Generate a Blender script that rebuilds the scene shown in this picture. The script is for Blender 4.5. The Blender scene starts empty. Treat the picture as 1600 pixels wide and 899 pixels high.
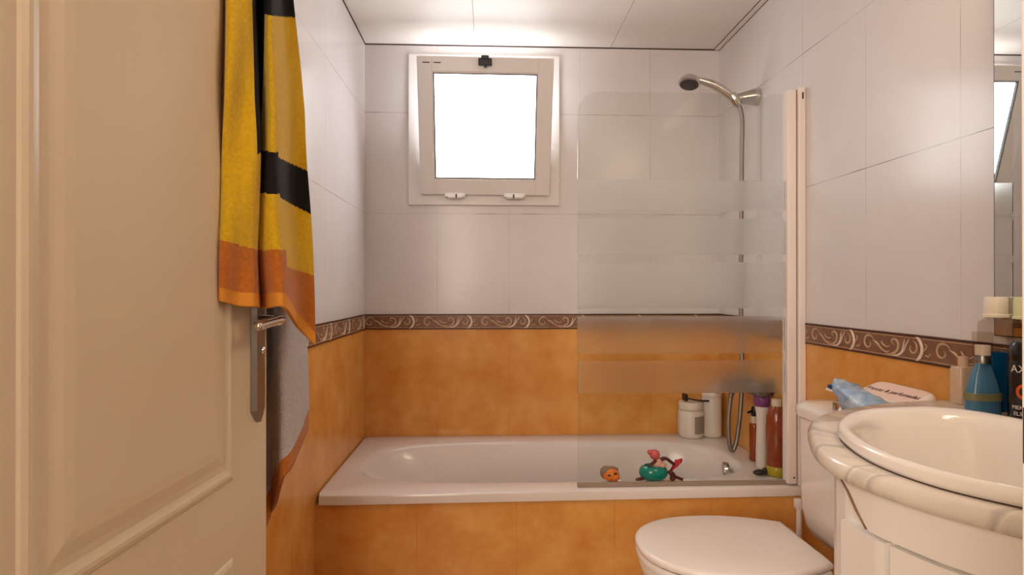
import bpy, bmesh, math, random
from mathutils import Vector, Matrix
random.seed(4)
sc = bpy.context.scene
COL = sc.collection
PI = math.pi
W = 1.6            # room width
FL = 0.05          # floor level
CE = 2.245         # ceiling level
BT, BB = 1.041, 0.974   # decorated border top / bottom
YF = -2.25         # room face of the wall with the door
RIM = 0.5

# ------------------------------------------------------------------ materials
def srgb(c):
    return tuple(((v/255)/12.92 if v/255 <= .04045 else ((v/255+.055)/1.055)**2.4) for v in c)

def nodes_of(name):
    m = bpy.data.materials.new(name); m.use_nodes = True
    nt = m.node_tree
    return m, nt, nt.nodes['Principled BSDF']

def mat(name, col, rough=.5, metal=0, spec=.5, trans=0, ior=1.45, coat=0, noise=None, bump=None, emit=None, sheen=0):
    """noise=(scale, second colour, amount)  bump=(scale, strength)"""
    m, nt, b = nodes_of(name)
    b.inputs['Base Color'].default_value = (*srgb(col), 1)
    b.inputs['Roughness'].default_value = rough
    b.inputs['Metallic'].default_value = metal
    b.inputs['Specular IOR Level'].default_value = spec
    b.inputs['Transmission Weight'].default_value = trans
    b.inputs['IOR'].default_value = ior
    b.inputs['Coat Weight'].default_value = coat
    b.inputs['Sheen Weight'].default_value = sheen
    if noise:
        tc = nt.nodes.new('ShaderNodeTexCoord'); n = nt.nodes.new('ShaderNodeTexNoise')
        n.inputs['Scale'].default_value = noise[0]; n.inputs['Detail'].default_value = 5
        nt.links.new(tc.outputs['Object'], n.inputs['Vector'])
        mx = nt.nodes.new('ShaderNodeMixRGB'); mx.inputs[1].default_value = (*srgb(col), 1); mx.inputs[2].default_value = (*srgb(noise[1]), 1)
        mr = nt.nodes.new('ShaderNodeMapRange'); mr.inputs['From Min'].default_value = .35; mr.inputs['From Max'].default_value = .7
        mr.inputs['To Max'].default_value = noise[2]
        nt.links.new(n.outputs['Fac'], mr.inputs['Value']); nt.links.new(mr.outputs['Result'], mx.inputs[0])
        nt.links.new(mx.outputs[0], b.inputs['Base Color'])
    if bump:
        tc = nt.nodes.new('ShaderNodeTexCoord'); n = nt.nodes.new('ShaderNodeTexNoise')
        n.inputs['Scale'].default_value = bump[0]; n.inputs['Detail'].default_value = 3
        nt.links.new(tc.outputs['Object'], n.inputs['Vector'])
        bp = nt.nodes.new('ShaderNodeBump'); bp.inputs['Strength'].default_value = bump[1]; bp.inputs['Distance'].default_value = .004
        nt.links.new(n.outputs['Fac'], bp.inputs['Height']); nt.links.new(bp.outputs['Normal'], b.inputs['Normal'])
    if emit:
        b.inputs['Emission Color'].default_value = (*srgb(emit[0]), 1); b.inputs['Emission Strength'].default_value = emit[1]
    return m

def tile_mat(name, axis, off):
    """glazed wall tiles 32 x 45 cm: white above the border, mottled ochre below"""
    m, nt, b = nodes_of(name)
    N = nt.nodes.new; Lk = nt.links.new
    def math_(op, a, c=None):
        n = N('ShaderNodeMath'); n.operation = op
        for i, v in enumerate((a, c)):
            if v is None: continue
            if isinstance(v, (int, float)): n.inputs[i].default_value = v
            else: Lk(v, n.inputs[i])
        return n.outputs[0]
    g = N('ShaderNodeNewGeometry'); s = N('ShaderNodeSeparateXYZ'); Lk(g.outputs['Position'], s.inputs[0])
    t = s.outputs[axis]; z = s.outputs['Z']
    def joint(v, o, p):
        q = math_('FRACT', math_('ADD', math_('DIVIDE', math_('SUBTRACT', v, o), p), 100.5))
        return math_('MULTIPLY', math_('ABSOLUTE', math_('SUBTRACT', q, .5)), p)
    up = math_('GREATER_THAN', z, 1.0)
    dv = joint(t, off, .32); dh = joint(z, BT, .4495)
    lv = math_('LESS_THAN', dv, .0010)
    lh = math_('MULTIPLY', math_('LESS_THAN', dh, .0012), up)
    line = math_('MAXIMUM', lv, lh)
    nz = N('ShaderNodeTexNoise'); nz.inputs['Scale'].default_value = 5; nz.inputs['Detail'].default_value = 2
    Lk(g.outputs['Position'], nz.inputs['Vector'])
    wear = N('ShaderNodeMapRange'); wear.inputs['From Min'].default_value = .42; wear.inputs['From Max'].default_value = .62
    wear.inputs['To Min'].default_value = .22; wear.inputs['To Max'].default_value = .85; Lk(nz.outputs['Fac'], wear.inputs['Value'])
    # horizontal joints carry more dirt than the tight vertical ones
    amt = math_('MULTIPLY', wear.outputs[0], math_('MAXIMUM', math_('MULTIPLY', lh, 1.0), math_('MULTIPLY', lv, .55)))
    # ochre mottling
    n1 = N('ShaderNodeTexNoise'); n1.inputs['Scale'].default_value = 6; n1.inputs['Detail'].default_value = 6; n1.inputs['Roughness'].default_value = .62
    Lk(g.outputs['Position'], n1.inputs['Vector'])
    r1 = N('ShaderNodeValToRGB'); Lk(n1.outputs['Fac'], r1.inputs[0])
    e = r1.color_ramp.elements; e[0].position = .32; e[0].color = (*srgb((214, 141, 64)), 1); e[1].position = .72; e[1].color = (*srgb((236, 178, 102)), 1)
    n2 = N('ShaderNodeTexNoise'); n2.inputs['Scale'].default_value = 3; n2.inputs['Detail'].default_value = 4
    Lk(g.outputs['Position'], n2.inputs['Vector'])
    r2 = N('ShaderNodeValToRGB'); Lk(n2.outputs['Fac'], r2.inputs[0])
    e = r2.color_ramp.elements; e[0].position = .3; e[0].color = (*srgb((222, 215, 214)), 1); e[1].position = .75; e[1].color = (*srgb((232, 227, 226)), 1)
    mx = N('ShaderNodeMixRGB'); Lk(up, mx.inputs[0]); Lk(r1.outputs[0], mx.inputs[1]); Lk(r2.outputs[0], mx.inputs[2])
    gc = N('ShaderNodeMixRGB'); Lk(up, gc.inputs[0]); gc.inputs[1].default_value = (*srgb((150, 82, 34)), 1); gc.inputs[2].default_value = (*srgb((112, 92, 84)), 1)
    fx = N('ShaderNodeMixRGB'); Lk(amt, fx.inputs[0]); Lk(mx.outputs[0], fx.inputs[1]); Lk(gc.outputs[0], fx.inputs[2])
    Lk(fx.outputs[0], b.inputs['Base Color'])
    b.inputs['Roughness'].default_value = .21
    b.inputs['Specular IOR Level'].default_value = .35
    # slightly wavy glaze and sunk joints
    nb = N('ShaderNodeTexNoise'); nb.inputs['Scale'].default_value = 9; nb.inputs['Detail'].default_value = 1
    Lk(g.outputs['Position'], nb.inputs['Vector'])
    h = math_('SUBTRACT', math_('MULTIPLY', nb.outputs['Fac'], .25), math_('MULTIPLY', line, .5))
    bp = N('ShaderNodeBump'); bp.inputs['Strength'].default_value = .14; bp.inputs['Distance'].default_value = .004
    Lk(h, bp.inputs['Height']); Lk(bp.outputs['Normal'], b.inputs['Normal'])
    return m

def marble_mat(name):
    m, nt, b = nodes_of(name); N = nt.nodes.new; Lk = nt.links.new
    g = N('ShaderNodeTexCoord')
    n = N('ShaderNodeTexNoise'); n.inputs['Scale'].default_value = 4.5; n.inputs['Detail'].default_value = 7; n.inputs['Distortion'].default_value = 1.6
    Lk(g.outputs['Object'], n.inputs['Vector'])
    r = N('ShaderNodeValToRGB'); Lk(n.outputs['Fac'], r.inputs[0])
    e = r.color_ramp.elements
    e[0].position = .30; e[0].color = (*srgb((226, 218, 208)), 1)
    e[1].position = .72; e[1].color = (*srgb((232, 226, 218)), 1)
    for p, c in ((.44, (222, 212, 200)), (.50, (186, 178, 172)), (.545, (224, 214, 202)), (.60, (206, 198, 186))):
        x = e.new(p); x.color = (*srgb(c), 1)
    Lk(r.outputs[0], b.inputs['Base Color']); b.inputs['Roughness'].default_value = .16
    return m

def screen_mat(name):
    """clear safety glass with frosted bands at set heights"""
    m, nt, b = nodes_of(name); N = nt.nodes.new; Lk = nt.links.new
    nt.nodes.remove(b); out = nt.nodes['Material Output']
    g = N('ShaderNodeNewGeometry'); s = N('ShaderNodeSeparateXYZ'); Lk(g.outputs['Position'], s.inputs[0])
    acc = None
    for z0, z1 in ((1.415, 1.515), (1.268, 1.388), (1.089, 1.243), (.940, 1.063), (.808, .915)):
        a = N('ShaderNodeMath'); a.operation = 'COMPARE'; Lk(s.outputs['Z'], a.inputs[0])
        a.inputs[1].default_value = (z0+z1)/2; a.inputs[2].default_value = (z1-z0)/2
        if acc is None: acc = a.outputs[0]
        else:
            x = N('ShaderNodeMath'); x.operation = 'MAXIMUM'; Lk(acc, x.inputs[0]); Lk(a.outputs[0], x.inputs[1]); acc = x.outputs[0]
    tr = N('ShaderNodeBsdfTransparent'); tr.inputs[0].default_value = (.955, .965, .955, 1)
    gl = N('ShaderNodeBsdfGlossy'); gl.inputs['Roughness'].default_value = .02
    fr = N('ShaderNodeFresnel'); fr.inputs[0].default_value = 1.09
    sb = N('ShaderNodeMath'); sb.operation = 'SUBTRACT'; sb.inputs[0].default_value = 1; Lk(g.outputs['Backfacing'], sb.inputs[1])
    ml = N('ShaderNodeMath'); ml.operation = 'MULTIPLY'; Lk(fr.outputs[0], ml.inputs[0]); Lk(sb.outputs[0], ml.inputs[1])
    clear = N('ShaderNodeMixShader'); Lk(ml.outputs[0], clear.inputs[0]); Lk(tr.outputs[0], clear.inputs[1]); Lk(gl.outputs[0], clear.inputs[2])
    rf = N('ShaderNodeBsdfRefraction'); rf.inputs['Roughness'].default_value = .36; rf.inputs['IOR'].default_value = 1.35
    rf.inputs['Color'].default_value = (.95, .96, .95, 1)
    tl = N('ShaderNodeBsdfTranslucent'); tl.inputs[0].default_value = (.9, .92, .9, 1)
    df = N('ShaderNodeBsdfDiffuse'); df.inputs[0].default_value = (.9, .92, .9, 1)
    md = N('ShaderNodeMixShader'); md.inputs[0].default_value = .5; Lk(tl.outputs[0], md.inputs[1]); Lk(df.outputs[0], md.inputs[2])
    frost = N('ShaderNodeMixShader'); frost.inputs[0].default_value = .045; Lk(rf.outputs[0], frost.inputs[1]); Lk(md.outputs[0], frost.inputs[2])
    mx = N('ShaderNodeMixShader'); Lk(acc, mx.inputs[0]); Lk(clear.outputs[0], mx.inputs[1]); Lk(frost.outputs[0], mx.inputs[2])
    Lk(mx.outputs[0], out.inputs['Surface'])
    return m

def clear_mat(name, tint, gloss=1.4):
    m, nt, b = nodes_of(name); N = nt.nodes.new; Lk = nt.links.new
    nt.nodes.remove(b); out = nt.nodes['Material Output']
    tr = N('ShaderNodeBsdfTransparent'); tr.inputs[0].default_value = (*srgb(tint), 1)
    gl = N('ShaderNodeBsdfGlossy'); gl.inputs['Roughness'].default_value = .05
    fr = N('ShaderNodeFresnel'); fr.inputs[0].default_value = gloss
    ge = N('ShaderNodeNewGeometry'); sb = N('ShaderNodeMath'); sb.operation = 'SUBTRACT'; sb.inputs[0].default_value = 1; Lk(ge.outputs['Backfacing'], sb.inputs[1])
    ml = N('ShaderNodeMath'); ml.operation = 'MULTIPLY'; Lk(fr.outputs[0], ml.inputs[0]); Lk(sb.outputs[0], ml.inputs[1])
    mx = N('ShaderNodeMixShader'); Lk(ml.outputs[0], mx.inputs[0]); Lk(tr.outputs[0], mx.inputs[1]); Lk(gl.outputs[0], mx.inputs[2])
    Lk(mx.outputs[0], out.inputs['Surface'])
    return m

def pane_mat(name):
    m, nt, b = nodes_of(name); N = nt.nodes.new; Lk = nt.links.new
    nt.nodes.remove(b); out = nt.nodes['Material Output']
    em = N('ShaderNodeEmission'); em.inputs[0].default_value = (.93, .96, 1, 1); em.inputs[1].default_value = PANE
    gl = N('ShaderNodeBsdfGlossy'); gl.inputs['Roughness'].default_value = .1
    mx = N('ShaderNodeMixShader'); mx.inputs[0].default_value = .04; Lk(em.outputs[0], mx.inputs[1]); Lk(gl.outputs[0], mx.inputs[2])
    Lk(mx.outputs[0], out.inputs['Surface'])
    return m

def ceiling_mat(name):
    m, nt, b = nodes_of(name); N = nt.nodes.new; Lk = nt.links.new
    n = N('ShaderNodeTexNoise'); n.inputs['Scale'].default_value = 2
    mx = N('ShaderNodeMixRGB'); mx.inputs[1].default_value = (*srgb((244, 238, 232)), 1); mx.inputs[2].default_value = (*srgb((238, 230, 222)), 1)
    Lk(n.outputs['Fac'], mx.inputs[0]); Lk(mx.outputs[0], b.inputs['Base Color']); b.inputs['Roughness'].default_value = .38
    return m

PANE = 10.5
M = dict(
    tile_x=tile_mat('wall tile across', 'X', 0.0), tile_r=tile_mat('wall tile right', 'Y', -1.01), tile_l=tile_mat('wall tile left', 'Y', -.614),
    ceil=ceiling_mat('ceiling panel'), ceil_joint=mat('ceiling joint', (176, 160, 148), .6), gap=mat('dark gap', (70, 46, 36), .9),
    floor=mat('floor tile', (176, 150, 120), .3, noise=(6, (150, 120, 90), .7)),
    plaster=mat('hall plaster', (214, 200, 184), .8, bump=(40, .1)),
    pvc=mat('white window plastic', (232, 226, 222), .28), pane=pane_mat('bright frosted pane'), gasket=mat('dark gasket', (40, 34, 34), .6),
    black=mat('black plastic', (20, 20, 26), .4), enamel=mat('white tub enamel', (228, 218, 212), .14, noise=(3, (222, 210, 204), .5)),
    chrome=mat('chrome', (205, 202, 198), .14, 1), dullchrome=mat('brushed chrome', (150, 148, 146), .3, 1), dark_face=mat('spray face', (62, 56, 54), .45),
    hose=mat('metal hose', (150, 142, 134), .32, .9, bump=(400, .4)),
    lacquer=mat('white lacquered aluminium', (236, 224, 218), .3), seal=mat('grey rubber seal', (150, 132, 116), .5), screen=screen_mat('shower screen glass'),
    border=mat('border base', (142, 104, 82), .35, noise=(30, (116, 80, 62), .8)), border_line=mat('border dark line', (70, 42, 34), .4),
    scroll=mat('border scroll', (204, 170, 136), .35, noise=(60, (184, 144, 112), .7)), crescent=mat('border crescent', (232, 212, 194), .35),
    door=mat('cream door paint', (222, 206, 180), .38, noise=(2, (216, 198, 172), .6)), jamb=mat('white jamb paint', (232, 226, 218), .4), strike=mat('brown strike', (86, 48, 34), .4),
    yellow=mat('yellow towelling', (222, 180, 14), .95, bump=(700, .55), noise=(180, (200, 154, 8), .7), sheen=.2),
    tblack=mat('black towelling', (16, 13, 12), .95, bump=(700, .5)),
    ochre=mat('ochre towelling', (196, 112, 26), .95, bump=(700, .55), noise=(160, (170, 92, 20), .7), sheen=.2),
    hem=mat('ochre hem', (214, 140, 48), .9, bump=(500, .3)), tback=mat('towel reverse', (120, 74, 24), .95, bump=(700, .5)),
    grey=mat('grey towelling', (206, 198, 198), .95, bump=(500, .9), noise=(220, (178, 170, 172), .8), sheen=.2),
    ceramic=mat('white ceramic', (242, 235, 228), .1, coat=.3), seat=mat('white toilet plastic', (242, 232, 224), .22), shadowline=mat('lid shadow line', (90, 76, 68), .6),
    marble=marble_mat('veined marble'), vein=mat('brown vein', (128, 92, 66), .3), cabinet=mat('white cabinet lacquer', (236, 230, 224), .3),
    mirror=mat('mirror silver', (228, 228, 224), .01, 1), mirror_edge=mat('mirror edge', (60, 48, 44), .4),
    white_plastic=mat('white bottle plastic', (226, 214, 204), .35), jar_label=mat('grey jar label', (150, 138, 128), .5),
    amber=mat('amber bottle', (150, 62, 18), .15, coat=.4), purple=mat('purple cap', (120, 62, 112), .35), copper=mat('copper shampoo bottle', (150, 70, 38), .22, coat=.4, noise=(30, (118, 48, 26), .6)),
    lime=mat('lime liquid', (172, 150, 40), .25), cream_plastic=mat('cream plastic', (214, 196, 172), .4), dark_plastic=mat('dark plastic', (44, 34, 32), .45),
    orange_toy=mat('orange rubber', (226, 120, 44), .35), fur=mat('grey brown rubber', (142, 112, 88), .6), teal=mat('teal plastic', (0, 132, 118), .18, coat=.4),
    pink=mat('pink rubber', (206, 92, 92), .45), skin=mat('pale pink rubber', (222, 168, 152), .5), red=mat('red rubber', (190, 28, 40), .4), maroon=mat('dark red rubber', (92, 34, 34), .5), white=mat('white rubber', (236, 226, 220), .4),
    blue_film=mat('blue plastic film', (112, 158, 204), .24, coat=.3, noise=(26, (196, 210, 226), 1.0), bump=(60, 1.0)), navy=mat('navy print', (22, 58, 116), .3), pack=mat('white pack film', (238, 224, 216), .3), pack_pink=mat('pink print', (240, 210, 200), .4), pack_ink=mat('dark print', (52, 24, 30), .5),
    clear=clear_mat('clear plastic', (240, 236, 230), 1.15), blue_clear=clear_mat('light blue liquid', (86, 150, 196)), blue_liquid=mat('blue mouthwash', (10, 92, 150), .08, coat=.3), blue_mid=mat('mid blue glass', (70, 118, 150), .1, coat=.3),
    beige_glass=mat('beige glass', (206, 176, 150), .08, coat=.4), cap_white=mat('ribbed white cap', (240, 230, 214), .4), cap_lime=mat('pale lime cap', (224, 226, 178), .4),
    can=mat('black can', (18, 14, 16), .25, coat=.3), can_orange=mat('orange print', (214, 84, 30), .4), can_text=mat('pale print', (220, 212, 206), .5), olive=mat('olive label', (120, 118, 84), .45),
    lamp_glass=mat('lamp glass', (255, 236, 210), .4, emit=((255, 230, 200), 29.0)),
)

# ------------------------------------------------------------------ helpers
LOC = {}
def obj(name, bm, m, parent=None, smooth=False, kind=None):
    me = bpy.data.meshes.new(name)
    if parent is not None:
        bmesh.ops.translate(bm, verts=bm.verts, vec=-LOC[parent])
    bm.to_mesh(me); bm.free()
    for x in (m if isinstance(m, (list, tuple)) else [m]): me.materials.append(x)
    if smooth is True: me.polygons.foreach_set('use_smooth', [True]*len(me.polygons))
    elif smooth:
        me.polygons.foreach_set('use_smooth', [True]*len(me.polygons))
        me.set_sharp_from_angle(angle=math.radians(smooth))
    o = bpy.data.objects.new(name, me); COL.objects.link(o)
    if parent is not None: o.parent = parent; LOC[o] = LOC[parent]
    else: LOC[o] = Vector((0, 0, 0))
    if kind: o['kind'] = kind
    return o

def thing(name, label, cat, loc, group=None, kind=None):
    o = bpy.data.objects.new(name, None); COL.objects.link(o); o.location = loc; o.empty_display_size = .05
    LOC[o] = Vector(loc)
    if label: o['label'] = label
    if cat: o['category'] = cat
    if group: o['group'] = group
    if kind: o['kind'] = kind
    return o

def box(bm, x0, x1, y0, y1, z0, z1, bev=0, seg=2):
    vs = [bm.verts.new(p) for p in ((x0, y0, z0), (x1, y0, z0), (x1, y1, z0), (x0, y1, z0), (x0, y0, z1), (x1, y0, z1), (x1, y1, z1), (x0, y1, z1))]
    fs = [bm.faces.new([vs[i] for i in q]) for q in ((3, 2, 1, 0), (4, 5, 6, 7), (0, 1, 5, 4), (1, 2, 6, 5), (2, 3, 7, 6), (3, 0, 4, 7))]
    if bev: bmesh.ops.bevel(bm, geom=list({e for f in fs for e in f.edges}), offset=bev, segments=seg, profile=.5, affect='EDGES')
    return bm

def nb(): return bmesh.new()
def bx(*a, **k): return box(nb(), *a, **k)

def rings(bm, rs, close=True, cap0=True, cap1=True):
    """loft a list of equal-length point rings"""
    V = [[bm.verts.new(p) for p in r] for r in rs]
    n = len(V[0])
    for a, b in zip(V, V[1:]):
        for i in range(n if close else n-1):
            j = (i+1) % n
            bm.faces.new((a[i], a[j], b[j], b[i]))
    if cap0: bm.faces.new(list(reversed(V[0])))
    if cap1: bm.faces.new(V[-1])
    return bm

def lathe(bm, prof, c=(0, 0, 0), n=32, sx=1, sy=1, power=2, rot=0, cap=True):
    rs = []
    for r, z in prof:
        ring = []
        for i in range(n):
            a = 2*PI*i/n; ca, sa = math.cos(a), math.sin(a)
            k = 1/((abs(ca)**power+abs(sa)**power)**(1/power))
            x, y = r*ca*k*sx, r*sa*k*sy
            x, y = x*math.cos(rot)-y*math.sin(rot), x*math.sin(rot)+y*math.cos(rot)
            ring.append((c[0]+x, c[1]+y, c[2]+z))
        rs.append(ring)
    return rings(bm, rs, True, cap, cap)

def catmull(pts, n=8):
    P = [Vector(p) for p in pts]; out = []
    for i in range(len(P)-1):
        a = P[max(i-1, 0)]; b = P[i]; c = P[i+1]; d = P[min(i+2, len(P)-1)]
        for k in range(n):
            t = k/n
            out.append(.5*((2*b)+(c-a)*t+(2*a-5*b+4*c-d)*t*t+(3*b-a-3*c+d)*t**3))
    out.append(P[-1]); return out

def tube(bm, pts, rad, n=10, flat=None):
    """rad: number or list; flat=(axis vector, factor) squashes the section"""
    P = [Vector(p) for p in pts]; R = rad if isinstance(rad, (list, tuple)) else [rad]*len(P)
    up = Vector((0, 0, 1)); rs = []; prev = None
    for i, p in enumerate(P):
        t = (P[min(i+1, len(P)-1)]-P[max(i-1, 0)]).normalized()
        if prev is None:
            ref = up if abs(t.dot(up)) < .9 else Vector((1, 0, 0))
            nrm = t.cross(ref).normalized()
        else:
            nrm = (prev-t*prev.dot(t)).normalized()
        prev = nrm; bn = t.cross(nrm)
        ring = []
        for k in range(n):
            a = 2*PI*k/n; v = nrm*math.cos(a)*R[i]+bn*math.sin(a)*R[i]
            if flat: ax = Vector(flat[0]); v -= ax*v.dot(ax)*(1-flat[1])
            ring.append(p+v)
        rs.append(ring)
    return rings(bm, rs)

def prism(bm, pts, z0, z1, bev=0, seg=3):
    b = [bm.verts.new((x, y, z0)) for x, y in pts]; t = [bm.verts.new((x, y, z1)) for x, y in pts]
    n = len(pts)
    bm.faces.new(list(reversed(b))); f = bm.faces.new(t)
    for i in range(n): bm.faces.new((b[i], b[(i+1) % n], t[(i+1) % n], t[i]))
    bmesh.ops.recalc_face_normals(bm, faces=bm.faces)
    if bev: bmesh.ops.bevel(bm, geom=list(f.edges)+[e for e in bm.edges if all(v in b for v in e.verts)], offset=bev, segments=seg, profile=.5, affect='EDGES')
    return bm

def sphere(bm, c, r, sx=1, sy=1, sz=1, u=20, v=12):
    ret = bmesh.ops.create_uvsphere(bm, u_segments=u, v_segments=v, radius=r)
    for w in ret['verts']: w.co = Vector((w.co.x*sx+c[0], w.co.y*sy+c[1], w.co.z*sz+c[2]))
    return bm

def text(name, body, size, m, parent, mtx, depth=.0004, align='LEFT'):
    cu = bpy.data.curves.new(name, 'FONT'); cu.body = body; cu.size = size; cu.extrude = depth; cu.align_x = align
    tmp = bpy.data.objects.new(name+'_source', cu); COL.objects.link(tmp)
    bpy.context.view_layer.update()
    me = bpy.data.meshes.new_from_object(tmp.evaluated_get(bpy.context.evaluated_depsgraph_get()))
    bpy.data.objects.remove(tmp); bpy.data.curves.remove(cu)
    bm = nb(); bm.from_mesh(me); bpy.data.meshes.remove(me)
    bmesh.ops.transform(bm, matrix=mtx, verts=bm.verts)
    return obj(name, bm, m, parent)

def frame(o, x, y, z=None):
    """matrix with given local x and y axes and origin"""
    x = Vector(x).normalized(); y = Vector(y); y = (y-x*y.dot(x)).normalized(); z = x.cross(y)
    return Matrix(((x.x, y.x, z.x, o[0]), (x.y, y.y, z.y, o[1]), (x.z, y.z, z.z, o[2]), (0, 0, 0, 1)))

# ------------------------------------------------------------------ the room
WX0, WX1, WZ0, WZ1 = .235, .825, 1.57, 2.15      # hole of the window
bm = nb()
box(bm, -.12, WX0, 0, .16, FL, CE+.05); box(bm, WX1, W+.12, 0, .16, FL, CE+.05)
box(bm, WX0, WX1, 0, .16, FL, WZ0); box(bm, WX0, WX1, 0, .16, WZ1, CE+.05)
obj('wall_back', bm, M['tile_x'], kind='structure')
obj('wall_left', bx(-.12, 0, YF, 0, FL, CE+.05), M['tile_l'], kind='structure')
obj('wall_right', bx(W, W+.12, YF, 0, FL, CE+.05), M['tile_r'], kind='structure')
DX0, DX1, DZ = .075, .8487, 2.10                   # door opening
bm = nb()
box(bm, -.9, DX0-.03, YF-.12, YF, FL, 2.6); box(bm, DX1+.03, W+.5, YF-.12, YF, FL, 2.6); box(bm, DX0-.03, DX1+.03, YF-.12, YF, DZ+.03, 2.6)
obj('wall_front', bm, M['plaster'], kind='structure')
obj('floor', bx(-.9, W+.5, -4.0, .16, FL-.1, FL), M['floor'], kind='structure')
bm = nb()
xs = (-.12, .488, 1.10, W+.12)
for a, b in zip(xs, xs[1:]): box(bm, a+.0012, b-.0012, YF, .16, CE, CE+.05)
ce = obj('ceiling', bm, M['ceil'], kind='structure')
LOC[ce] = Vector((0, 0, 0))
obj('panel_joint', bx(.4868, .4892, YF, 0, CE+.002, CE+.04), M['ceil_joint'], ce)
obj('panel_joint', bx(1.0988, 1.1012, YF, 0, CE+.002, CE+.04), M['ceil_joint'], ce)
# hall outside the door
bm = nb(); box(bm, -1.0, -.9, -4.0, YF-.12, FL, 2.6); box(bm, W+.5, W+.6, -4.0, YF-.12, FL, 2.6); box(bm, -1.0, W+.6, -4.1, -4.0, FL, 2.6); box(bm, -1.0, W+.6, -4.1, YF, 2.6, 2.65)
obj('wall_hall', bm, M['plaster'], kind='structure')

# bead, plus dark strips painted as shadow gaps where ceiling meets wall
bm = nb(); box(bm, 0, W, -.0025, 0, CE-.0045, CE); box(bm, 0, .0025, YF, 0, CE-.0045, CE); box(bm, W-.0025, W, YF, 0, CE-.005, CE)
obj('shadow_strip', bm, M['gap'], kind='structure')
bm = nb(); box(bm, W-.024, W, YF, -.003, CE-.004, CE-.0005, .001)
t2 = obj('trim_2', bm, M['ceil'], kind='structure')
obj('bead_shadow', bx(W-.0265, W-.024, YF, -.003, CE-.002, CE-.0003), M['gap'], t2)

# ---- decorated border strips
def border(name, P, n, t0, t1, first, period=.257):
    """P(t,h,o): point at run t, height h (0..1), standing o off the wall; n: outward normal"""
    H = BT-BB
    def bar(h0, h1, o0, o1):
        bm = nb(); c = [P(t, h, o) for h in (h0, h1) for o in (o0, o1) for t in (t0, t1)]
        v = [bm.verts.new(p) for p in c]
        for q in ((0, 1, 3, 2), (4, 6, 7, 5), (0, 4, 5, 1), (2, 3, 7, 6), (0, 2, 6, 4), (1, 5, 7, 3)): bm.faces.new([v[i] for i in q])
        bmesh.ops.recalc_face_normals(bm, faces=bm.faces); return bm
    root = obj(name, bar(0, 1, -.002, .004), M['border'], kind='structure')
    a = bar(.0, .06, .003, .0052); b_ = bar(.93, 1.0, .003, .0052)
    me = bpy.data.meshes.new('t'); b_.to_mesh(me); a.from_mesh(me); bpy.data.meshes.remove(me); b_.free()
    obj('dark_line', a, M['border_line'], root)
    a = bar(.10, .125, .003, .0058); b_ = bar(.865, .89, .003, .0058)
    me = bpy.data.meshes.new('t'); b_.to_mesh(me); a.from_mesh(me); bpy.data.meshes.remove(me); b_.free()
    obj('pale_line', a, M['scroll'], root)
    sc_, cr = nb(), nb()
    def stroke(bm, pts, r0, r1, k0):
        q = [P(k0+x*period, h, .004) for x, h in pts]
        if min(k0+x*period for x, h in pts) < t0+.002 or max(k0+x*period for x, h in pts) > t1-.002: return
        q = catmull(q, 4); m_ = len(q)
        tube(bm, q, [max(.001, 1.45*(r0+(r1-r0)*i/(m_-1))*min(1, 3.2*min(i+.4, m_-i-.6)/m_*1.6)) for i in range(m_)], 6, (n, .55))
    k = first-period*(math.ceil((first-t0)/period)+1)
    asp = H/period
    while k < t1+period:
        sp = []
        for i in range(17):                       # big volute
            a = PI*.1+i*.42; r = .36*(1-i/21)
            sp.append((.27+math.cos(a)*r*asp, .48+math.sin(a)*r))
        stroke(sc_, list(reversed(sp)), .0014, .0028, k)
        stroke(sc_, [(.345, .60), (.41, .50), (.46, .34), (.53, .22), (.60, .27)], .0028, .0014, k)
        stroke(sc_, [(.47, .62), (.50, .48), (.56, .42), (.60, .50)], .002, .0012, k)
        stroke(sc_, [(.53, .16), (.62, .17), (.69, .30), (.715, .52), (.70, .70), (.645, .76), (.62, .63), (.655, .54)], .0032, .0016, k)
        stroke(cr, [(.60, .13), (.70, .15), (.76, .32), (.785, .56), (.80, .80)], .002, .0013, k)
        stroke(cr, [(.71, .13), (.78, .32), (.82, .60), (.865, .82)], .0018, .001, k)
        sp = []
        for i in range(12):
            a = PI*.5-i*.5; r = .27*(1-i/17)
            sp.append((.905+math.cos(a)*r*asp, .5+math.sin(a)*r))
        stroke(sc_, sp, .0024, .0012, k)
        stroke(cr, [(.93, .02), (.985, .14), (1.02, .34), (1.027, .5), (1.02, .66), (.985, .86), (.93, .98)], .0034, .0034, k)
        stroke(sc_, [(1.05, .45), (1.085, .62), (1.06, .72)], .0016, .001, k)
        stroke(sc_, [(1.06, .30), (1.11, .28), (1.13, .40)], .0016, .001, k)
        k += period
    for b in (sc_, cr): bmesh.ops.recalc_face_normals(b, faces=b.faces)
    obj('scroll_relief', sc_, M['scroll'], root, True)
    obj('crescent_relief', cr, M['crescent'], root, True)
Hh = BT-BB
border('trim_3', lambda t, h, o: Vector((t, -o, BB+h*Hh)), (0, 1, 0), 0.002, W-.002, .215-.257*1.02)
border('trim_4', lambda t, h, o: Vector((W-o, -t, BB+h*Hh)), (1, 0, 0), .006, 1.60, .962-.257*1.02)
border('trim_5', lambda t, h, o: Vector((o, t, BB+h*Hh)), (1, 0, 0), -1.9, -.006, -.294-.257*1.02)

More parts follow.
